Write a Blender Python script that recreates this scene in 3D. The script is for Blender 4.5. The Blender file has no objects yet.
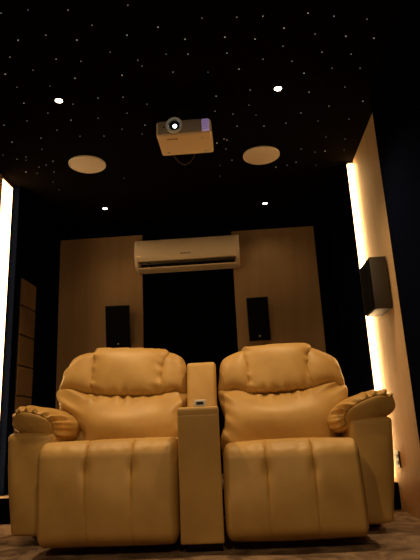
import bpy, bmesh, math, random
from mathutils import Vector, Matrix
from math import sin, cos, pi, radians, exp, sqrt, atan2
random.seed(4)
S = bpy.context.scene
COL = S.collection

# ------------------------------------------------------------------ helpers
def tag(o, label=None, cat=None, group=None, kind=None):
    if label: o['label'] = label
    if cat: o['category'] = cat
    if group: o['group'] = group
    if kind: o['kind'] = kind
    return o

def empty(name, loc=(0, 0, 0)):
    o = bpy.data.objects.new(name, None); COL.objects.link(o)
    o.location = loc; o.empty_display_size = .1
    return o

def build(name, bm, mats, parent=None, smooth=True, angle=40):
    """link bm (world coordinates) as ONE mesh object, local to its parent"""
    bmesh.ops.recalc_face_normals(bm, faces=bm.faces)
    me = bpy.data.meshes.new(name)
    bm.to_mesh(me); bm.free()
    if not isinstance(mats, (list, tuple)): mats = [mats]
    for m in mats: me.materials.append(m)
    if smooth:
        for p in me.polygons: p.use_smooth = True
        me.set_sharp_from_angle(angle=radians(angle))
    o = bpy.data.objects.new(name, me); COL.objects.link(o)
    if parent is not None:
        o.parent = parent
        p = parent; off = Vector((0, 0, 0))
        while p is not None:
            off += Vector(p.location); p = p.parent
        me.transform(Matrix.Translation(-off))
    else:
        # origin at the base centre of the thing
        xs = [v.co.x for v in me.vertices]; ys = [v.co.y for v in me.vertices]; zs = [v.co.z for v in me.vertices]
        c = Vector(((min(xs)+max(xs))/2, (min(ys)+max(ys))/2, min(zs)))
        me.transform(Matrix.Translation(-c)); o.location = c
    return o

def box(bm, x0, x1, y0, y1, z0, z1, bev=0, seg=2, mi=0, mat=None):
    r = bmesh.ops.create_cube(bm, size=1)
    vs = r['verts']
    for v in vs:
        v.co = Vector((x0+(v.co.x+.5)*(x1-x0), y0+(v.co.y+.5)*(y1-y0), z0+(v.co.z+.5)*(z1-z0)))
    fs = {f for v in vs for f in v.link_faces}
    if bev:
        es = list({e for v in vs for e in v.link_edges})
        q = bmesh.ops.bevel(bm, geom=es, offset=bev, segments=seg, affect='EDGES', profile=.5)
        fs = set(q['faces']) | {f for f in fs if f.is_valid}
        vs = list({v for f in fs for v in f.verts})
    for f in fs: f.material_index = mi
    if mat is not None:
        for v in vs: v.co = mat @ v.co
    return vs

def cyl(bm, c, r1, r2, h, axis='Z', n=40, mi=0, cap=True):
    rot = {'Z': Matrix(), 'Y': Matrix.Rotation(pi/2, 4, 'X'), 'X': Matrix.Rotation(pi/2, 4, 'Y')}[axis]
    q = bmesh.ops.create_cone(bm, cap_ends=cap, segments=n, radius1=r1, radius2=r2, depth=h,
                              matrix=Matrix.Translation(c) @ rot)
    for f in {f for v in q['verts'] for f in v.link_faces}: f.material_index = mi
    return q['verts']

def lathe(bm, prof, c, n=48, axis='Z', mi=0):
    """revolve (r, h) pairs about an axis through c"""
    rings = []
    for r, h in prof:
        ring = []
        for k in range(n):
            a = 2*pi*k/n
            p = Vector((r*cos(a), r*sin(a), h))
            if axis == 'Y': p = Vector((r*cos(a), h, r*sin(a)))
            ring.append(bm.verts.new(Vector(c)+p))
        rings.append(ring)
    for a, b in zip(rings, rings[1:]):
        for k in range(n):
            f = bm.faces.new((a[k], a[(k+1) % n], b[(k+1) % n], b[k])); f.material_index = mi
    for ring in (rings[0], rings[-1]):
        f = bm.faces.new(ring); f.material_index = mi

def tube(bm, pts, r, n=10, mi=0, closed=False):
    pts = [Vector(p) for p in pts]; rings = []
    N = len(pts)
    for i, p in enumerate(pts):
        if closed: t = pts[(i+1) % N]-pts[i-1]
        else: t = pts[min(i+1, N-1)]-pts[max(i-1, 0)]
        t.normalize()
        a = t.cross(Vector((0, 0, 1)))
        if a.length < 1e-3: a = t.cross(Vector((1, 0, 0)))
        a.normalize(); b = t.cross(a)
        rings.append([bm.verts.new(p+a*r*cos(2*pi*k/n)+b*r*sin(2*pi*k/n)) for k in range(n)])
    for i in range(N if closed else N-1):
        A, B = rings[i], rings[(i+1) % N]
        for k in range(n):
            f = bm.faces.new((A[k], A[(k+1) % n], B[(k+1) % n], B[k])); f.material_index = mi
    if not closed:
        bm.faces.new(rings[0]); bm.faces.new(rings[-1])

def rbox(bm, lo, hi, r, n=(24, 16, 20), disp=None, bulge=(0, 0, 0)):
    """upholstered block: rounded box with fine faces; disp(p, nrm) -> offset"""
    lo, hi = Vector(lo), Vector(hi); c = (lo+hi)/2; hs = (hi-lo)/2
    if not isinstance(r, (tuple, list)): r = (r, r, r)
    verts = {}
    def sample(k):
        # denser toward the ends
        return [(-1+2*i/k) for i in range(k+1)]
    def warp(t): return sin(t*pi/2)*.55+t*.45
    def V(ix, iy, iz):
        key = (ix, iy, iz)
        if key in verts: return verts[key]
        t = [warp(-1+2*i/k) for i, k in zip(key, n)]
        p = Vector([c[a]+t[a]*hs[a] for a in range(3)])
        q = Vector([max(lo[a]+r[a], min(hi[a]-r[a], p[a])) for a in range(3)])
        d = Vector([(p[a]-q[a])/r[a] for a in range(3)])
        if d.length < 1e-6: d = Vector((0, 0, 1))
        d.normalize()
        w = Vector([q[a]+d[a]*r[a] for a in range(3)])
        nr = Vector([d[a]/r[a] for a in range(3)]).normalized()
        for a in range(3):
            if bulge[a]:
                o = [b for b in range(3) if b != a]
                g = (1-t[o[0]]**2)*(1-t[o[1]]**2)
                w[a] += bulge[a]*g*d[a]
        if disp: w = w+disp(w, nr)
        verts[key] = bm.verts.new(w)
        return verts[key]
    nx, ny, nz = n
    for i in range(nx):
        for j in range(ny):
            for k in (0, nz): bm.faces.new((V(i, j, k), V(i+1, j, k), V(i+1, j+1, k), V(i, j+1, k)))
    for i in range(nx):
        for k in range(nz):
            for j in (0, ny): bm.faces.new((V(i, j, k), V(i+1, j, k), V(i+1, j, k+1), V(i, j, k+1)))
    for j in range(ny):
        for k in range(nz):
            for i in (0, nx): bm.faces.new((V(i, j, k), V(i, j+1, k), V(i, j+1, k+1), V(i, j, k+1)))

def closed_curve(pts, N=112):
    pts = [Vector(p) for p in pts]; m = len(pts); out = []
    per = 16
    for i in range(m):
        p0, p1, p2, p3 = pts[i-1], pts[i], pts[(i+1) % m], pts[(i+2) % m]
        for k in range(per):
            t = k/per
            out.append(.5*((2*p1)+(-p0+p2)*t+(2*p0-5*p1+4*p2-p3)*t*t+(-p0+3*p1-3*p2+p3)*t**3))
    L = [0]
    for i in range(len(out)): L.append(L[-1]+(out[(i+1) % len(out)]-out[i]).length)
    res = []; j = 0
    for k in range(N):
        s = L[-1]*k/N
        while L[j+1] < s: j += 1
        f = (s-L[j])/max(1e-9, L[j+1]-L[j])
        res.append(out[j % len(out)].lerp(out[(j+1) % len(out)], f))
    return res

import numpy as np
def height_field(crv, soft):
    """a stuffed-cushion height over the outline: plateau inside, falling to 0 at the seam"""
    xs = [p.x for p in crv]; ys = [p.y for p in crv]
    G = 90; x0, x1, y0, y1 = min(xs), max(xs), min(ys), max(ys)
    h = max(x1-x0, y1-y0)/(G-5); nx = int((x1-x0)/h)+6; ny = int((y1-y0)/h)+6
    ox, oy = x0-2.5*h, y0-2.5*h
    X, Y = np.meshgrid(ox+h*np.arange(nx), oy+h*np.arange(ny), indexing='ij')
    inside = np.zeros((nx, ny), bool); n = len(crv)
    for a in range(n):
        p, q = crv[a], crv[(a+1) % n]
        if abs(p.y-q.y) < 1e-12: continue
        c = ((p.y > Y) != (q.y > Y)) & (X < (q.x-p.x)*(Y-p.y)/(q.y-p.y)+p.x)
        inside ^= c
    f = np.zeros((nx, ny)); k = h*h/(soft*soft)
    for _ in range(900):
        g = np.zeros_like(f)
        g[1:-1, 1:-1] = (f[2:, 1:-1]+f[:-2, 1:-1]+f[1:-1, 2:]+f[1:-1, :-2]+k)/(4+k)
        f = np.where(inside, g, 0)
    f = f/f.max()
    def at(u, v):
        a = (u-ox)/h; b = (v-oy)/h; i = int(a); j = int(b)
        i = max(0, min(nx-2, i)); j = max(0, min(ny-2, j)); a -= i; b -= j
        return f[i, j]*(1-a)*(1-b)+f[i+1, j]*a*(1-b)+f[i, j+1]*(1-a)*b+f[i+1, j+1]*a*b
    return at

def pillow(bm, outline, frame, front, bulge, depth, soft=.07, q=.55, disp=None, R=18, N=112, prof=None):
    """stuffed pad with a free outline (u, v); frame(u, v, w) -> world; w grows toward the sitter"""
    crv = closed_curve(outline, N)
    c = sum(crv, Vector((0, 0)))/N
    H = height_field(crv, soft)
    def pt(uv, t):
        hh = 0 if t >= 1 else max(0, H(uv.x, uv.y))**q
        w = front+bulge*hh*(prof(uv.x, uv.y) if prof else 1)
        if disp: w += disp(uv.x, uv.y, hh)
        return bm.verts.new(frame(uv.x, uv.y, w))
    ts = [1-(1-i/R)**1.5 for i in range(1, R+1)]
    rings = [[pt(c+(o-c)*t, t) for o in crv] for t in ts]
    rings.append([bm.verts.new(frame(o.x, o.y, front-depth)) for o in crv])
    rings.append([bm.verts.new(frame(*(c+(o-c)*.93), front-depth-.02)) for o in crv])
    top = pt(c, 0)
    for k in range(N): bm.faces.new((top, rings[0][k], rings[0][(k+1) % N]))
    for A, B in zip(rings, rings[1:]):
        for k in range(N): bm.faces.new((A[k], A[(k+1) % N], B[(k+1) % N], B[k]))
    bm.faces.new(rings[-1])

# ------------------------------------------------------------------ materials
def mat(name, base, rough=.6, metal=0, spec=.5, emit=None, estr=0):
    m = bpy.data.materials.new(name); m.use_nodes = True
    b = m.node_tree.nodes['Principled BSDF']
    b.inputs['Base Color'].default_value = (*base, 1)
    b.inputs['Roughness'].default_value = rough
    b.inputs['Metallic'].default_value = metal
    b.inputs['Specular IOR Level'].default_value = spec
    if emit:
        b.inputs['Emission Color'].default_value = (*emit, 1)
        b.inputs['Emission Strength'].default_value = estr
    return m

def add_noise(m, scale, c1, c2, bump=0, detail=4, stretch=None, bscale=None, dist=.01):
    nt = m.node_tree; N = nt.nodes; L = nt.links; b = N['Principled BSDF']
    tc = N.new('ShaderNodeTexCoord'); mp = N.new('ShaderNodeMapping')
    L.new(tc.outputs['Object'], mp.inputs['Vector'])
    if stretch: mp.inputs['Scale'].default_value = stretch
    n = N.new('ShaderNodeTexNoise'); n.inputs['Scale'].default_value = scale; n.inputs['Detail'].default_value = detail
    L.new(mp.outputs['Vector'], n.inputs['Vector'])
    r = N.new('ShaderNodeValToRGB')
    r.color_ramp.elements[0].position = .35; r.color_ramp.elements[1].position = .65
    r.color_ramp.elements[0].color = (*c1, 1); r.color_ramp.elements[1].color = (*c2, 1)
    L.new(n.outputs['Fac'], r.inputs['Fac']); L.new(r.outputs['Color'], b.inputs['Base Color'])
    if bump:
        n2 = N.new('ShaderNodeTexNoise'); n2.inputs['Scale'].default_value = bscale or scale*6; n2.inputs['Detail'].default_value = 3
        L.new(mp.outputs['Vector'], n2.inputs['Vector'])
        bp = N.new('ShaderNodeBump'); bp.inputs['Strength'].default_value = bump; bp.inputs['Distance'].default_value = dist
        L.new(n2.outputs['Fac'], bp.inputs['Height']); L.new(bp.outputs['Normal'], b.inputs['Normal'])
    return m

WARM = (1, .66, .33)
M = {}
M['leather'] = add_noise(mat('tan_leather', (.5, .27, .08), .46, spec=.4), 5, (.45, .275, .085), (.54, .345, .115), .12, bscale=170, dist=.003)
M['welt'] = mat('dark_seam', (.10, .045, .012), .6)
M['plinth'] = mat('dark_base', (.02, .014, .01), .7)
M['metal'] = mat('brushed_metal', (.62, .58, .52), .3, metal=1)
M['dark'] = mat('dark_recess', (.01, .008, .007), .5)
M['ceil'] = add_noise(mat('black_ceiling', (.02, .015, .012), .95, spec=0), 30, (.0040, .003, .0024), (.0058, .0044, .0034))
M['navy'] = add_noise(mat('navy_fabric', (.01, .012, .022), .95, spec=0), 60, (.0022, .0034, .009), (.0032, .0052, .0145), .3, bscale=400, dist=.002)
M['black'] = mat('black_fabric', (.0015, .0015, .002), .95, spec=0)
M['paper'] = add_noise(mat('cream_wallcovering', (.5, .38, .24), .7, spec=.3), 3, (.50, .345, .185), (.57, .40, .225), .15, stretch=(3, 3, .5), bscale=90, dist=.002)
M['tan'] = add_noise(mat('tan_wallcovering', (.42, .29, .16), .7, spec=.3), 3, (.275, .17, .075), (.33, .205, .095), .15, stretch=(3, 3, .5), bscale=90, dist=.002)
M['spk'] = mat('black_cabinet', (.016, .012, .01), .45)
M['grille'] = mat('black_grille', (.002, .002, .002), .9, spec=.1)
M['white'] = mat('white_plastic', (.78, .72, .64), .4)
M['acw'] = mat('tinted_white_plastic', (.76, .63, .45), .45)  # white with one even tan tint
M['cgrille'] = mat('white_grille', (.75, .66, .55), .7)
M['slat'] = mat('dark_slat', (.03, .02, .016), .5)
M['grey'] = mat('grey_plastic', (.3, .26, .23), .45)
M['lilac'] = mat('vent_lilac_glow', (.75, .6, .98), .4, emit=(.42, .3, .75), estr=.3)  # lilac cast of light put into colour and faint emission; no lamp here
M['glass'] = mat('dark_lens', (.02, .022, .025), .06)
M['silver'] = mat('silver_ring', (.72, .80, .84), .35)
M['lamp'] = mat('projector_light', (.9, .95, 1), .3, emit=(.82, .93, 1), estr=6)
M['down'] = mat('downlight_lens', (1, .9, .75), .3, emit=(1, .86, .66), estr=14)
M['star'] = mat('star_light', (.8, .8, .7), .4, emit=(.85, .85, .74), estr=.26)
M['strip'] = mat('led_strip', (1, .9, .7), .4, emit=(1, .63, .28), estr=8)
M['strip_narrow'] = mat('led_strip_narrow', (1, .9, .7), .4, emit=(1, .63, .28), estr=24)
M['alu'] = mat('aluminium_channel', (.6, .5, .38), .4, metal=.8)
M['print'] = mat('grey_print', (.18, .13, .09), .6)

def carpet():
    m = mat('carpet', (.2, .13, .08), .95, spec=.1)
    nt = m.node_tree; N = nt.nodes; L = nt.links; b = N['Principled BSDF']
    tc = N.new('ShaderNodeTexCoord')
    a = N.new('ShaderNodeTexNoise'); a.inputs['Scale'].default_value = 5.5; a.inputs['Detail'].default_value = 6; a.inputs['Distortion'].default_value = 1.2
    f = N.new('ShaderNodeTexNoise'); f.inputs['Scale'].default_value = 130; f.inputs['Detail'].default_value = 3
    L.new(tc.outputs['Object'], a.inputs['Vector']); L.new(tc.outputs['Object'], f.inputs['Vector'])
    r = N.new('ShaderNodeValToRGB'); r.color_ramp.elements[0].position = .38; r.color_ramp.elements[1].position = .6
    r.color_ramp.elements[0].color = (.15, .098, .066, 1); r.color_ramp.elements[1].color = (.36, .25, .165, 1)
    L.new(a.outputs['Fac'], r.inputs['Fac'])
    mx = N.new('ShaderNodeMixRGB'); mx.blend_type = 'MULTIPLY'; mx.inputs['Fac'].default_value = .6
    r2 = N.new('ShaderNodeValToRGB'); r2.color_ramp.elements[0].position = .3; r2.color_ramp.elements[1].position = .7
    r2.color_ramp.elements[0].color = (.35, .35, .35, 1); r2.color_ramp.elements[1].color = (1, 1, 1, 1)
    L.new(f.outputs['Fac'], r2.inputs['Fac'])
    L.new(r.outputs['Color'], mx.inputs['Color1']); L.new(r2.outputs['Color'], mx.inputs['Color2'])
    L.new(mx.outputs['Color'], b.inputs['Base Color'])
    bp = N.new('ShaderNodeBump'); bp.inputs['Strength'].default_value = .6; bp.inputs['Distance'].default_value = .01
    L.new(f.outputs['Fac'], bp.inputs['Height']); L.new(bp.outputs['Normal'], b.inputs['Normal'])
    return m
M['carpet'] = carpet()

# ------------------------------------------------------------------ room shell
XL, XR, YB, YF, ZC = -1.84, .98, 5.0, -2.6, 2.6
PL, PR = XL+.06, XR-.06                 # faces of the dark fabric panels
NY0, NY1 = 3.07, 3.97                   # the lit niches between the panels
def struct(name, bm, m, label=None):
    o = build(name, bm, m, smooth=False); tag(o, label, None, None, 'structure'); return o
bm = bmesh.new(); box(bm, XL-.1, XR+.1, YF-.1, YB+.1, -.1, 0); struct('floor', bm, M['carpet'])
bm = bmesh.new(); box(bm, XL-.1, XR+.1, YF-.1, YB+.1, ZC, ZC+.1); struct('ceiling', bm, M['ceil'])
bm = bmesh.new(); box(bm, XL-.1, XL, YF, YB, 0, ZC); struct('wall_left', bm, M['paper'])
bm = bmesh.new(); box(bm, XR, XR+.1, YF, YB, 0, ZC); struct('wall_right', bm, M['paper'])
bm = bmesh.new(); box(bm, XL-.1, XR+.1, YB, YB+.1, 0, ZC); struct('wall_back', bm, M['black'])
bm = bmesh.new(); box(bm, XL-.1, XR+.1, YF-.1, YF, 0, ZC); struct('wall_front', bm, M['navy'])
bm = bmesh.new(); box(bm, XL+.001, XR-.001, 3.84, YB-.001, .001, .17, .006, 2); o = struct('trim_1', bm, [M['carpet'], M['black']])
for p in o.data.polygons:
    if p.normal.y < -.7: p.material_index = 1

G = 'dark fabric wall panels'
def apanel(x0, x1, y0, y1, z0, z1, label, m='navy', group=G):
    bm = bmesh.new(); box(bm, x0, x1, y0, y1, z0, z1, .004, 2)
    return tag(build('acoustic_panel', bm, M[m], smooth=False), label, 'wall panel', group)
e = .002
apanel(PR, XR-e, NY1, YB-.004, .172, ZC-e, 'dark navy fabric wall panel beyond the glowing strip next to the box speaker')
apanel(PL-.06+e, PL, NY1, YB-.004, .172, ZC-e, 'dark navy fabric wall panel that carries the tan jointed strip')
apanel(PR, XR-e, YF+.01, NY0, .002, ZC-e, 'dark navy fabric wall panel in front of the cream niche with the box speaker')
apanel(XL+e, PL, YF+.01, NY0, .002, ZC-e, 'dark navy fabric wall panel nearest the camera on the wall of the jointed strip')

G2 = 'tan panels on the rear wall'
def tpanel(x0, x1, label, top=2.465):
    bm = bmesh.new(); box(bm, x0, x1, YB-.03, YB-.002, .172, top, .004, 2)
    tag(build('rear_panel', bm, M['tan'], smooth=False), label, 'wall panel', G2)
tpanel(-1.777, -.94, 'tan rear wall panel behind the bookshelf speaker next to the jointed strip')
tpanel(-.045, .767, 'tan rear wall panel behind the bookshelf speaker nearer the cream lit niche', 2.44)
bm = bmesh.new(); box(bm, -.938, -.047, YB-.022, YB-.002, .172, 2.44, .003, 2)
tag(build('black_panel', bm, M['black'], smooth=False), 'plain black panel in the middle of the rear wall under the air conditioner', 'wall panel')

# tan jointed strip on the dark panel
bm = bmesh.new()
zs = [.18, .40, .64, .88, 1.115, 1.36, 1.60, 1.83]
for a, b in zip(zs, zs[1:]):
    box(bm, PL+.001, PL+.016, 4.075, 4.375, a+.006, b-.006, .003, 1)
box(bm, PL+.001, PL+.008, 4.075, 4.375, .18, 1.825, mi=1)
tag(build('jointed_panel', bm, [add_noise(mat('brown_wallcovering', (.16, .1, .045), .7, spec=.2), 4, (.14, .085, .04), (.18, .11, .05)), M['slat']], smooth=False), 'narrow tan wall strip with dark horizontal joints on the dark side wall', 'wall panel')

# LED strips in the corner of each niche
def strip(x0, x1, y0, y1, lens, label, m='strip'):
    t = empty('light_strip', ((x0+x1)/2, (y0+y1)/2, .18)); tag(t, label, 'light', 'vertical light strips')
    bm = bmesh.new(); box(bm, x0, x1, y0, y1, .18, ZC-.01, .002, 1); build('channel', bm, M['alu'], t, False)
    for l in lens:
        bm = bmesh.new(); box(bm, *l, .19, ZC-.03, .002, 2); build('diffuser', bm, M[m], t)
strip(PR+.006, XR-.004, NY1-.012, NY1-.001, [(PR+.010, XR-.005, NY1-.019, NY1-.012)],
      'glowing warm vertical light strip beside the box speaker', 'strip_narrow')
strip(XL+.001, XL+.006, NY1-.206, NY1-.016, [(XL+.006, XL+.010, NY1-.20, NY1-.022)],
      'glowing warm vertical light strip across from the box speaker, by the tan jointed strip')

# ------------------------------------------------------------------ recliners
LEAN = math.atan(.306)
def bframe(u, v, w):
    return Vector((u, 3.42+.306*(v-.55)-w*cos(LEAN), v+w*sin(LEAN)*.9))

O = {
 'Lhead': [(-1.005, 1.136), (-0.9, 1.141), (-0.704, 1.13), (-0.579, 1.118), (-0.496, 1.092), (-0.515, 0.99), (-0.528, 0.882), (-0.520, 0.803), (-0.622, 0.782), (-0.853, 0.795), (-0.988, 0.82), (-1.015, 0.92), (-1.008, 1.029)],
 'LwingO': [(-0.985, 1.126), (-1.12, 1.1), (-1.188, 1.026), (-1.221, 0.911), (-1.228, 0.858), (-1.147, 0.853), (-1.049, 0.826), (-0.955, 0.815), (-0.965, 0.932), (-0.965, 1.043)],
 'LwingI': [(-0.53, 1.094), (-0.409, 1.046), (-0.378, 0.941), (-0.380, 0.79), (-0.452, 0.802), (-0.557, 0.792), (-0.572, 0.896), (-0.562, 0.997)],
 'Llum': [(-1.231, 0.858), (-1.127, 0.862), (-1.034, 0.823), (-0.819, 0.795), (-0.621, 0.785), (-0.478, 0.803), (-0.38, 0.797), (-0.378, 0.725), (-0.400, 0.634), (-0.405, 0.444), (-0.99, 0.444), (-1.01, 0.541), (-1.09, 0.645), (-1.175, 0.735), (-1.232, 0.80)],
 'Lshell': [(-1.004, 1.122), (-1.133, 1.086), (-1.207, 1.013), (-1.233, 0.898), (-1.231, 0.786), (-1.185, 0.638), (-1.1, 0.35), (-0.41, 0.35), (-0.392, 0.602), (-0.383, 0.725), (-0.38, 0.941), (-0.413, 1.046), (-0.53, 1.088)],
 'Rhead': [(-0.010, 1.079), (0.103, 1.098), (0.285, 1.104), (0.442, 1.095), (0.430, 1.006), (0.416, 0.926), (0.424, 0.846), (0.436, 0.793), (0.283, 0.769), (0.123, 0.764), (0.015, 0.775), (0.006, 0.867), (0.006, 0.974)],
 'RwingI': [(0.025, 1.078), (-0.089, 1.049), (-0.151, 0.997), (-0.169, 0.876), (-0.172, 0.790), (-0.068, 0.795), (0.04, 0.766), (0.055, 0.879), (0.05, 0.987)],
 'RwingO': [(0.405, 1.088), (0.524, 1.042), (0.601, 0.983), (0.625, 0.887), (0.629, 0.796), (0.53, 0.806), (0.41, 0.782), (0.37, 0.861), (0.372, 0.967)],
 'Rlum': [(-0.172, 0.797), (-0.068, 0.803), (0.027, 0.770), (0.185, 0.758), (0.346, 0.772), (0.517, 0.812), (0.632, 0.800), (0.635, 0.707), (0.59, 0.612), (0.55, 0.52), (0.52, 0.42), (-0.12, 0.42), (-0.138, 0.62), (-0.166, 0.72)],
 'Rshell': [(0.007, 1.071), (-0.089, 1.035), (-0.152, 0.983), (-0.162, 0.876), (-0.165, 0.735), (-0.125, 0.64), (-0.115, 0.35), (0.541, 0.35), (0.584, 0.558), (0.619, 0.696), (0.623, 0.835), (0.593, 0.976), (0.522, 1.028), (0.416, 1.076)],
}

for k_ in O:                                     # seat-side bulge lifts the top edge
    cz_ = .80 if k_[0] == 'L' else .775
    O[k_] = [(u, cz_+(v-cz_)*.93 if v > cz_ else v) for u, v in O[k_]]

def sm(a, b, x):
    t = max(0, min(1, (x-a)/(b-a))); return t*t*(3-2*t)

def ridges(a, n, seed):
    """uneven gathers along an angle / length a"""
    r = random.Random(seed); s = 0
    for k in range(3):
        s += sin(a*n*(1+.37*k)+r.uniform(0, 6.28))*(.6**k)
    return s/1.6

def recliner(P, side, label, ft, seams, arm, pad):
    """P picks the outlines; side = -1: armrest on the -X side"""
    x0, x1, zt = ft
    t = empty('recliner', ((x0+x1)/2, 3.2, 0)); tag(t, label, 'recliner', 'tan leather recliners')
    L = M['leather']
    # base
    bm = bmesh.new()
    ax0, ax1 = (arm[0]+.10, x1-.02) if side < 0 else (x0+.02, arm[1]-.10)
    box(bm, ax0, ax1, 3.30, 3.72, 0.004, .10, .01, 2); build('base', bm, M['plinth'], t, False)
    # footrest: the padded front, with two stitched channels
    def fd(p, n):
        o = Vector((0, 0, 0))
        for s in seams:
            d = abs(p.x-s)
            front = max(0, -n.y)+max(0, n.z)*.9
            dim = exp(-((p.z-(zt-.135))/.04)**2)
            top = sm(zt-.40, zt-.14, p.z)
            g = exp(-(d/.0045)**2)*(.006+.004*top)+exp(-(d/.022)**2)*(.001+.003*top+.009*dim)
            o -= n*g*front
        o += n*.0035*sin(p.x*9+p.z*5+s)*sin(p.z*11)
        # gathered edge along the top front
        if n.z > .2: o += n*.0016*ridges(p.x, 60, P)*sm(.2, .6, n.z)*sm(.98, .7, n.z)
        return o
    fr0 = fd
    def fd2(p, n):
        o = fr0(p, n); o.x += (.022 if side < 0 else 0)*(1-sm(.05, .45, p.z))*sm(x1, x0, p.x); o.y += .045*sm(.08, zt+.06, p.z)*max(0, min(1, (2.97-p.y)/.15)); return o
    bm = bmesh.new()
    rbox(bm, (x0, 2.745, .045), (x1, 2.985, zt), (.038, .085, .075), (200, 14, 64), fd2, (0, .022, .006))
    build('footrest', bm, L, t, angle=80)
    # seat cushion
    bm = bmesh.new()
    rbox(bm, (x0+.012, 2.93, .30), (x1-.012, 3.42, zt-.012), .05, (24, 24, 10), None, (0, 0, .012))
    build('seat_cushion', bm, L, t, angle=80)
    # back shell
    sh = O[P+'shell']
    bm = bmesh.new(); pillow(bm, sh, bframe, -.02, .03, .17, R=8, N=96)
    build('backrest_shell', bm, L, t, angle=80)
    # lumbar cushion, gathered along the crease under the head pillow
    ctop = .80 if P == 'L' else .775
    mid = (hs0 := O[P+'head'])[0][0]*.5+hs0[3][0]*.5
    def near(h): return sm(.02, .25, h)*sm(.95, .45, h)
    def ld(u, v, h):
        k = near(h)*sm(ctop-.13, ctop-.03, v)
        s = .014*ridges(u, 75, P+'l')*k*exp(-((u-mid)/.22)**4)
        edge = abs(u-(x0-.02)) if side < 0 else abs(u-(x1+.03))
        s += .014*ridges(v*.9-u*.5*side, 62, P+'s')*exp(-(edge/.13)**2)*near(h)*sm(.60, .74, v)
        edge2 = abs(u-x1) if side < 0 else abs(u-x0)
        s += .013*ridges(v*.8+u*.6*side, 60, P+'t')*exp(-(edge2/.12)**2)*near(h)
        s += .0035*sin(u*13+v*21)*sm(.3, .8, h)
        return s
    def lp(u, v): return .78+.45*exp(-((v-.60)/.12)**2)
    bm = bmesh.new(); pillow(bm, O[P+'lum'], bframe, .015, .105, .05, .09, .55, ld, R=30, N=200, prof=lp)
    build('lumbar_cushion', bm, L, t, angle=80)
    # side bolsters
    for w in ('wingO', 'wingI'):
        sg = -1 if (w == 'wingO') == (side < 0) else 1
        def wd(u, v, h, w=w, sg=sg):
            return .011*ridges(v+u*.5*sg, 66, P+w)*near(h)*sm(.84, .95, v)+.003*sin(v*24+u*12)*sm(.2, .7, h)
        bm = bmesh.new(); pillow(bm, O[P+w], bframe, .0, .085, .06, .06, .5, wd, R=20, N=120)
        build('side_bolster', bm, L, t, angle=80)
    # head pillow
    hs = O[P+'head']; hu0 = hs[0][0]; hu1 = hs[3][0]
    def hd(u, v, h):
        ends = exp(-((u-hu0)/.06)**2)+exp(-((u-hu1)/.06)**2)
        s = .014*ridges(v+u*.3, 70, P+'h')*ends*near(h)
        s += .011*ridges(u, 70, P+'b')*sm(ctop+.13, ctop+.04, v)*near(h)
        s += .0035*sin(u*11+v*17)*sm(.2, .7, h)
        return s
    bm = bmesh.new(); pillow(bm, hs, bframe, .025, .085, .07, .055, .42, hd, R=26, N=180)
    build('head_pillow', bm, L, t, angle=80)
    # armrest: upright panel, then the stuffed pad on it
    ztop = .60
    def ad(p, n):
        o = n*.003*sin(p.z*13+p.x*20)
        k = (ztop-p.z)/ztop
        if side < 0: o.x += .050*k*sm(arm[1], arm[0], p.x)
        else: o.x -= .065*k*sm(arm[0], arm[1], p.x)
        return o
    bm = bmesh.new()
    rbox(bm, (arm[0], 3.10, .045), (arm[1], 3.80, ztop), (.035, .04, .03), (14, 34, 26), ad, (.008, .012, 0))
    ap = build('armrest', bm, L, t, angle=80)
    pcx, pcz, pa, pb, ptilt = pad
    y0, y1 = 3.04, 3.74
    rng = random.Random(P+'pad')
    NT = 150
    c, s_ = cos(ptilt), sin(ptilt)
    base = []
    arc = 0; prev = None
    for k in range(NT):
        th = 2*pi*k/NT; ct, st = cos(th), sin(th)
        q = Vector((pa*math.copysign(abs(ct)**(.85 if ct > 0 else .62), ct), pb*(1 if st > 0 else .92)*math.copysign(abs(st)**(.85 if st > 0 else .6), st)))
        if prev is not None: arc += (q-prev).length
        nrm = Vector((q.x/pa**2, q.y/pb**2)).normalized()
        base.append((q, nrm, arc, sm(-.35, .25, st+.25*ct))); prev = q
    def ring(rho, y, amp, sag=0, ou=0, ov=0, ph=0, under=1):
        vs = []
        for q, nrm, a_, topm in base:
            d = amp*topm*ridges(a_+ph, 105, P+'p')
            u, v = q.x*rho+nrm.x*d+ou, q.y*rho+nrm.y*d+ov
            uu, vv = u*c+v*s_, -u*s_+v*c
            vs.append(bm.verts.new((pcx-side*(uu+sag*.25), y-d*.5+under*.045*(1-v/pb), pcz+vv-sag*.12)))
        return vs
    bm = bmesh.new()
    rings = []
    OU, OV, CAP = -.020, -.012, .74
    def dome(rho, n=2.5): return y0+.105*(1-(1-rho**n)**(1/n))
    def front_ring(rho):
        amp = .016*sm(CAP+.015, CAP+.12, rho)*(1-.25*sm(.85, 1, rho))
        k_ = 1-rho*rho; vs = ring(rho, dome(rho), amp, 0, OU*k_, OV*k_, .004*rho)
        dent = exp(-((rho-CAP)/.018)**2)
        for v_, b_ in zip(vs, base): v_.co.y += .011*dent*b_[3]; v_.co.z -= .003*dent*b_[3]
        return vs
    for rho in (.12, .28, .42, .54, .63, .68, .705, .72, .73, .74, .75, .76, .775, .80, .83, .86, .89, .92, .95, .975, .99, 1.0):
        rings.append(front_ring(rho))
    m = 34
    for k in range(1, m+1):
        f = k/m; yy = y0+.106+(y1-y0-.106)*f
        puff = 1.0+.06*sin(pi*min(1, f*1.1))-.12*sm(.8, 1, f)
        rings.append(ring(puff, yy, .0115*sm(.30, .0, f)+.0008, .10*f, 0, 0, .004, 1-f))
    rings.append(ring(.45, y1+.02, 0, .10, under=0))
    top = bm.verts.new((pcx-side*(OU*c+OV*s_), y0+.047, pcz-OU*s_+OV*c))
    for k in range(NT): bm.faces.new((top, rings[0][k], rings[0][(k+1) % NT]))
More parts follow.
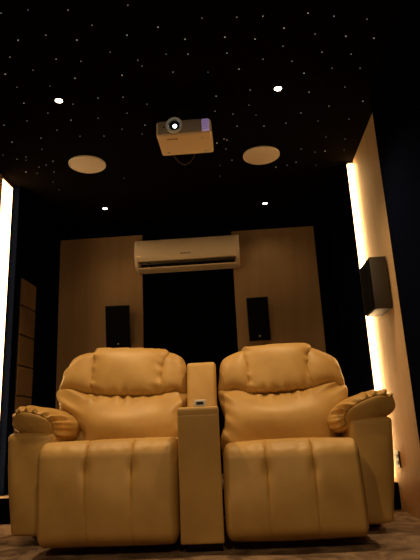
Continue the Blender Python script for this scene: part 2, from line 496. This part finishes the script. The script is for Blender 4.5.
    for A, B in zip(rings, rings[1:]):
        for k in range(NT): bm.faces.new((A[k], A[(k+1) % NT], B[(k+1) % NT], B[k]))
    bm.faces.new(rings[-1])
    build('arm_pad', bm, L, ap, angle=80)
    return t

recliner('L', -1, 'tan leather recliner with its padded armrest beside the tan jointed wall strip',
         (-1.095, -.364, .542), (-.830, -.592), (-1.398, -1.11), (-1.230, .643, .160, .090, radians(16)))
recliner('R', 1, 'tan leather recliner with its padded armrest beside the cream niche and box speaker',
         (-.139, .556, .502), (.082, .312), (.560, .812), (.668, .630, .186, .090, radians(20)))

# ------------------------------------------------------------------ console between them
t = empty('console', (-.238, 3.1, 0))
tag(t, 'narrow tan leather console with a small backrest between the two recliners', 'console')
bm = bmesh.new(); box(bm, -.34, -.16, 2.84, 3.3, .004, .08, .008, 2); build('base', bm, M['plinth'], t, False)
def ctap(p, n): return Vector((-.05*max(0, p.y-2.775)/.5*sm(-.357, -.143, p.x), 0, 0))
bm = bmesh.new(); rbox(bm, (-.357, 2.775, .045), (-.143, 3.34, .656), (.010, .012, .004), (22, 30, 36), ctap, (0, 0, 0)); build('body', bm, M['leather'], t, angle=80)
bm = bmesh.new(); rbox(bm, (-.3572, 2.7742, .640), (-.1428, 3.30, .690), (.010, .016, .016), (22, 40, 8), ctap, (0, 0, .004)); lid = build('lid', bm, M['leather'], t, angle=80)
bm = bmesh.new()
cxl = -.238
box(bm, cxl-.030, cxl+.030, 2.786, 2.806, .686, .724, .004, 2)
box(bm, cxl-.018, cxl+.018, 2.7852, 2.7875, .699, .714, 0, 0, 1)
tag(build('latch', bm, [mat('latch_white', (.85, .82, .78), .35), M['dark']], lid, angle=30), 'small white latch with a dark slot')
bm = bmesh.new(); rbox(bm, (-.352, 3.28, .045), (-.206, 3.60, .695), .015, (10, 12, 16)); build('rear_body', bm, M['leather'], t, angle=80)
bm = bmesh.new()
rbox(bm, (-.366, -.10, .69), (-.184, .02, .985), (.018, .02, .02), (20, 10, 26), None, (0, .01, 0))
for v in bm.verts: v.co = Vector((v.co.x, 3.43+.26*(v.co.z-.69)+v.co.y, v.co.z))
build('backrest', bm, M['leather'], t, angle=80)

# ------------------------------------------------------------------ air conditioner
t = empty('air_conditioner', (-.475, 4.97, 2.0))
tag(t, 'white split air conditioner mounted high on the rear wall above the black panel', 'air conditioner')
def extr(prof, x0, x1, mi=0, bm=None, close=True):
    bm = bm or bmesh.new(); A = [bm.verts.new((x0, y, z)) for y, z in prof]; B = [bm.verts.new((x1, y, z)) for y, z in prof]
    n = len(prof)
    for k in range(n):
        f = bm.faces.new((A[k], A[(k+1) % n], B[(k+1) % n], B[k])); f.material_index = mi
    bm.faces.new(A).material_index = mi; bm.faces.new(B).material_index = mi
    return bm
AX0, AX1 = -.975, .025
body = [(4.974, 2.054), (4.974, 2.335), (4.80, 2.335), (4.775, 2.330), (4.760, 2.315), (4.750, 2.25), (4.748, 2.17), (4.752, 2.140), (4.768, 2.120), (4.83, 2.120), (4.85, 2.074), (4.80, 2.068), (4.802, 2.059), (4.85, 2.051)]
bm = extr(body, AX0+.03, AX1-.03)
bmesh.ops.bevel(bm, geom=[e for e in bm.edges if abs(e.verts[0].co.x-e.verts[1].co.x) > .5], offset=.004, segments=2, affect='EDGES')
build('body', bm, M['acw'], t)
for xa, xb in ((AX0, AX0+.034), (AX1-.034, AX1)):
    prof = [(4.972, 2.052), (4.972, 2.336), (4.80, 2.336), (4.775, 2.332), (4.758, 2.316), (4.748, 2.25), (4.746, 2.17), (4.752, 2.11), (4.768, 2.088), (4.80, 2.060), (4.85, 2.048)]
    bm = extr(prof, xa, xb)
    bmesh.ops.bevel(bm, geom=[e for e in bm.edges], offset=.007, segments=3, affect='EDGES')
    build('end_cap', bm, M['acw'], t)
bm = bmesh.new()
box(bm, AX0+.05, AX1-.05, 4.835, 4.86, 2.072, 2.130, 0, 0)
build('air_outlet', bm, M['dark'], t, False)
Lv = Matrix.Translation((0, 4.792, 2.099)) @ Matrix.Rotation(radians(20), 4, 'X')
bm = bmesh.new(); box(bm, AX0+.04, AX1-.04, -.03, .03, -.005, .005, .003, 2, 0, Lv); build('louvre', bm, M['slat'], t)
for k in range(6):
    x = AX0+.12+k*.152
    bm = bmesh.new(); box(bm, x, x+.006, 4.80, 4.84, 2.074, 2.118, .001, 1); build('vane', bm, M['slat'], t, False)
bm = bmesh.new(); box(bm, AX0+.026, AX0+.06, 4.7435, 4.7475, 2.158, 2.172, .001, 1); tag(build('indicator', bm, mat('indicator_light', (.8, .6, .35), .4, emit=(1, .6, .25), estr=.25), t, False), 'small bright indicator at one end')
bm = bmesh.new()
x = -.537
for wdt in (.009, .011, .008, .010, .007, .011, .009, .008):     # brand mark, too small to read
    box(bm, x, x+wdt, 4.7455, 4.7485, 2.166, 2.178, 0); x += wdt+.004
build('lettering', bm, M['print'], t, False)

# ------------------------------------------------------------------ wall and shelf speakers
def rear_speaker(x, label, yaw, hw=.1):
    t = empty('bookshelf_speaker', (x, 4.85, 1.32)); tag(t, label, 'speaker', 'speakers on the rear wall')
    Rm = Matrix.Translation((x, 4.84, 1.515)) @ Matrix.Rotation(yaw, 4, 'Z') @ Matrix.Rotation(radians(9), 4, 'X')
    bm = bmesh.new(); vs = box(bm, -hw, hw, -.07, .075, -.2, .2, .006, 2)
    for v in vs:
        if v.co.y > 0: v.co.x *= .72; v.co.z *= .93
    for v in bm.verts: v.co = Rm @ v.co
    build('cabinet', bm, M['spk'], t, angle=30)
    bm = bmesh.new(); box(bm, -hw+.006, hw-.006, -.079, -.071, -.193, .193, .004, 2)
    for v in bm.verts: v.co = Rm @ v.co
    g = build('grille', bm, M['grille'], t, angle=30)
    bm = bmesh.new(); lathe(bm, [(.0, -.003), (.007, -.003), (.008, 0), (.0, .001)], (0, -.080, -.155), 20, 'Y')
    for v in bm.verts: v.co = Rm @ v.co
    build('badge', bm, M['metal'], g)
    bm = bmesh.new(); box(bm, x-.02, x+.02, 4.89, 4.969, 1.50, 1.58, .004, 1); build('wall_mount', bm, M['spk'], t, False)
rear_speaker(-1.142, 'black bookshelf speaker on the tan panel behind the recliner by the jointed strip', radians(3), .115)
rear_speaker(.165, 'black bookshelf speaker on the tan panel behind the recliner by the cream niche', radians(-5))

t = empty('box_speaker', (.92, 3.5, 1.255)); tag(t, 'black box speaker mounted on the cream lit side wall', 'speaker')
bm = bmesh.new(); vs = box(bm, .862, .972, 3.39, 3.66, 1.262, 1.612, .005, 2)
build('cabinet', bm, mat('brown_black_cabinet', (.02, .013, .007), .55), t, angle=30)
bm = bmesh.new(); box(bm, .853, .863, 3.396, 3.654, 1.268, 1.606, .004, 2); build('grille', bm, M['grille'], t, angle=30)
bm = bmesh.new(); box(bm, .971, .979, 3.47, 3.58, 1.38, 1.50, .003, 1); build('wall_mount', bm, M['spk'], t, False)

# wall socket low on the cream niche
t = empty('wall_socket', (.975, 3.755, .27)); tag(t, 'small dark wall socket low on the cream niche behind the armrest', 'socket')
bm = bmesh.new(); box(bm, .968, .979, 3.71, 3.80, .272, .372, .003, 2); build('plate', bm, M['spk'], t, False)
bm = bmesh.new()
for z in (.302, .342): box(bm, .9655, .9682, 3.735, 3.775, z-.012, z+.012, .001, 1)
build('outlet', bm, M['dark'], t, False)

# ------------------------------------------------------------------ projector
t = empty('projector', (-.285, 3.05, 2.35)); tag(t, 'white projector hanging from the starry ceiling with its lens lit', 'projector')
X0, X1, Y0, Y1, Z0, Z1 = -.457, -.113, 2.925, 3.19, 2.344, 2.446
bm = bmesh.new(); box(bm, X0, X1, Y0+.006, Y1, Z0, Z1, .014, 4); build('housing', bm, mat('warm_white_shell', (.93, .74, .50), .4), t)
bm = bmesh.new(); box(bm, X0+.012, X1-.058, Y0-.002, Y0+.008, Z0+.012, Z1-.004, .006, 3); build('front_panel', bm, M['grey'], t)
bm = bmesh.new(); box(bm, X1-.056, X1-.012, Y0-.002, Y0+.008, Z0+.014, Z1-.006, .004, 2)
vt = build('air_vent', bm, M['lilac'], t); tag(vt, 'vent panel with a painted lilac glow')
bm = bmesh.new()
for k in range(5): box(bm, X1-.052, X1-.016, Y0-.005, Y0-.001, Z0+.026+k*.014, Z0+.029+k*.014)
build('vent_slats', bm, mat('lilac_slats', (.36, .27, .5), .5), vt, False)
lx, lz = -.340, 2.403
bm = bmesh.new(); lathe(bm, [(.052, .0), (.054, -.012), (.051, -.02), (.041, -.02), (.035, -.008), (.035, .0)], (lx, Y0-.002, lz), 48, 'Y')
ring = build('lens_ring', bm, M['silver'], t)
bm = bmesh.new(); lathe(bm, [(.0345, -.002), (.032, -.010), (.018, -.015), (.004, -.016)], (lx, Y0-.002, lz), 40, 'Y'); build('lens', bm, M['glass'], ring)
bm = bmesh.new(); lathe(bm, [(.013, -.0155), (.011, -.019), (.004, -.021)], (lx+.004, Y0-.002, lz-.010), 32, 'Y'); build('lamp_glow', bm, M['lamp'], ring)
bm = bmesh.new(); lathe(bm, [(.006, .0), (.006, -.003), (.002, -.004)], (lx-.068, Y0-.002, lz-.004), 20, 'Y'); build('sensor', bm, M['dark'], t)
bm = bmesh.new(); x = -.395
for wdt in (.009, .011, .008, .010, .011):                        # maker's mark, too small to read
    box(bm, x, x+wdt, Y0+.045, Y0+.058, Z0-.0015, Z0+.0005); x += wdt+.004
build('lettering', bm, M['print'], t, False)
for (fx, fy) in ((X0+.05, Y1-.04), (X1-.05, Y1-.04), (X1-.06, Y0+.06)):
    bm = bmesh.new(); lathe(bm, [(.009, -.006), (.010, 0), (.010, .002)], (fx, fy, Z0), 20); build('foot', bm, M['white'], t)
bm = bmesh.new(); lathe(bm, [(.055, 0), (.055, -.012), (.018, -.02), (.018, -.149)], (-.285, 3.06, 2.599), 32); build('ceiling_mount', bm, M['grille'], t)
bm = bmesh.new()
pts = []
for k in range(25):
    a = pi*k/24; pts.append((-.315-.082*cos(a)+.01*sin(2*a), 3.22+.05*sin(a), 2.40-.085*sin(a)))
pts = [(-.397, 3.17, 2.42)]+pts+[(-.232, 3.17, 2.42)]
tube(bm, pts, .0035, 8); build('cable', bm, mat('dark_cable', (.05, .042, .036), .5), t)

# ------------------------------------------------------------------ ceiling speakers and downlights
def ceil_speaker(x, y, label):
    t = empty('ceiling_speaker', (x, y, ZC)); tag(t, label, 'speaker', 'round ceiling speakers')
    bm = bmesh.new(); lathe(bm, [(.143, -.001), (.143, -.008), (.137, -.012), (.131, -.010), (.131, -.001)], (x, y, ZC), 64); build('rim', bm, M['white'], t)
    bm = bmesh.new(); lathe(bm, [(.131, -.002), (.131, -.009), (.09, -.011), (.03, -.012), (.001, -.012)], (x, y, ZC), 64); build('grille', bm, M['cgrille'], t)
ceil_speaker(-1.121, 3.684, 'round white ceiling speaker on the side of the jointed wall strip')
ceil_speaker(.235, 3.747, 'round white ceiling speaker on the side of the cream niche')

def downlight(x, y, power, label, r=.023, tilt=0):
    t = empty('ceiling_downlight', (x, y, ZC)); tag(t, label, 'downlight', 'ceiling downlights')
    bm = bmesh.new(); lathe(bm, [(r+.014, -.0005), (r+.014, -.004), (r+.004, -.007), (r, -.006), (r, -.0005)], (x, y, ZC), 40); build('trim_ring', bm, M['grille'], t)
    bm = bmesh.new(); lathe(bm, [(r, -.001), (r, -.005), (.5*r, -.007), (.001, -.0075)], (x, y, ZC), 32); build('lens', bm, M['down'], t)
    ld = bpy.data.lights.new('downlight_beam', 'SPOT'); ld.energy = power; ld.color = WARM
    ld.spot_size = radians(115); ld.spot_blend = .9; ld.shadow_soft_size = .03
    lo = bpy.data.objects.new('downlight_beam', ld); COL.objects.link(lo); lo.parent = t; lo.location = (0, 0, -.045); lo.rotation_euler = (radians(tilt), 0, 0)
PW = 84
downlight(-1.052, 2.842, PW, 'bright ceiling downlight nearer the camera, above the recliner by the jointed strip')
downlight(.318, 2.901, PW, 'bright ceiling downlight nearer the camera, above the recliner by the cream niche')
downlight(-1.208, 4.55, PW*.04, 'dim ceiling downlight near the rear wall, above the speaker by the jointed strip', .022)
downlight(.294, 4.694, PW*.04, 'dim ceiling downlight near the rear wall, above the speaker by the cream niche', .022)
downlight(-1.05, -.6, PW*.9, 'unseen ceiling downlight added as front fill for the recliners, on the jointed strip side', tilt=45)  # this pair is added out of view, tilted to brighten the seat fronts
downlight(.32, -.6, PW*.9, 'unseen ceiling downlight added as front fill for the recliners, on the cream niche side', tilt=45)  # second added fill lamp, also unseen

# ------------------------------------------------------------------ fibre-optic stars
stars = [(-1.086, 2.106), (-0.949, 2.102), (-0.756, 2.125), (-0.669, 2.238), (-0.458, 2.128), (-0.925, 2.28), (-0.778, 2.335), (-0.508, 2.331), (-1.082, 2.298), (-1.18, 2.42), (-0.938, 2.468), (-0.807, 2.502), (-0.628, 2.449), (-0.49, 2.533), (-1.099, 2.543), (-1.269, 2.557), (-0.887, 2.644), (-0.608, 2.652), (-0.336, 2.293), (-0.104, 2.257), (0.074, 2.272), (0.207, 2.281), (-0.207, 2.398), (0.007, 2.409), (0.169, 2.445), (-0.326, 2.504), (-0.204, 2.519), (0.013, 2.538), (0.217, 2.615), (-0.477, 2.587), (-0.308, 2.663), (-0.104, 2.69), (0.078, 2.686), (0.437, 2.288), (0.574, 2.325), (0.751, 2.367), (0.321, 2.38), (0.492, 2.446), (0.663, 2.483), (0.821, 2.518), (0.325, 2.52), (0.549, 2.597), (0.719, 2.636), (0.385, 2.654), (0.628, 2.748), (0.797, 2.77), (0.466, 2.773), (-1.252, 2.682), (-1.057, 2.698), (-1.277, 2.844), (-0.98, 2.895), (-0.807, 2.854), (-0.651, 2.865), (-1.17, 2.97), (-1.05, 3.07), (-0.867, 3.072), (-0.665, 3.041), (-1.338, 3.041), (-1.507, 3.067), (-1.183, 3.177), (-0.741, 3.227), (-1.328, 3.262), (-1.052, 3.275), (-0.887, 3.299), (-1.547, 3.285), (-1.377, 3.41), (-1.69, 3.453), (-1.537, 3.507), (-0.071, 2.933), (0.144, 2.899), (-0.517, 2.959), (-0.087, 3.098), (0.138, 3.06), (0.031, 3.15), (0.186, 3.184), (-0.575, 3.2), (0.055, 3.303), (0.244, 3.33), (-0.043, 3.465), (-0.022, 3.482), (-0.618, 3.312), (-0.034, 3.613), (-0.097, 3.514), (0.518, 2.97), (0.739, 2.947), (0.886, 3.118), (0.669, 3.145), (0.49, 3.202), (0.619, 3.319), (0.833, 3.324), (0.397, 3.313), (0.706, 3.547), (0.538, 3.699), (0.729, 3.759), (0.854, 3.597), (0.875, 3.766), (-1.555, 3.552), (-1.615, 3.527), (-1.363, 3.598), (-1.502, 3.675), (-1.418, 3.774), (-1.555, 3.77), (-1.633, 3.74), (-1.437, 3.652), (-0.895, 3.967), (-1.492, 4.103), (-1.488, 3.946), (-0.092, 3.862), (0.006, 3.794), (0.687, 3.985), (0.652, 3.763), (0.518, 3.907), (0.449, 3.947), (0.361, 3.968), (-0.102, 4.058)]
first = None
for (x, y) in stars:
    if first is None:
        bm = bmesh.new(); lathe(bm, [(.0036, 0), (.003, -.0018), (.0008, -.0026)], (0, 0, ZC), 10)
        o = first = build('fibre_star', bm, M['star'])
    else:
        o = first.copy(); COL.objects.link(o)
    o.location = (x, y, ZC-.003)
    s = random.uniform(.55, 1.1); o.scale = (s, s, 1)
    tag(o, 'tiny glowing fibre optic star dot set in the black ceiling', 'star light', 'fibre optic stars')

# ------------------------------------------------------------------ camera, world, view
F, P, Yw, R = 530., radians(15.2), radians(3.2), radians(2.7)
cam = bpy.data.cameras.new('camera'); co = bpy.data.objects.new('camera', cam); COL.objects.link(co)
fwd = Vector((-sin(Yw)*cos(P), cos(Yw)*cos(P), sin(P)))
r0 = Vector((cos(Yw), sin(Yw), 0)); u0 = r0.cross(fwd)
rt = r0*cos(R)-u0*sin(R); up = r0*sin(R)+u0*cos(R)
mx = Matrix((rt, up, -fwd)).transposed().to_4x4(); mx.translation = (0, 0, .6)
co.matrix_world = mx
cam.sensor_fit = 'VERTICAL'; cam.sensor_height = 36; cam.lens = 36*F/560; cam.clip_start = .01
S.camera = co
w = bpy.data.worlds.new('world'); S.world = w; w.use_nodes = True
w.node_tree.nodes['Background'].inputs[0].default_value = (0, 0, 0, 1)
w.node_tree.nodes['Background'].inputs[1].default_value = 0
S.view_settings.view_transform = 'Standard'; S.view_settings.look = 'None'
S.view_settings.gamma = 1; S.view_settings.use_curve_mapping = False
S.view_settings.exposure = 0
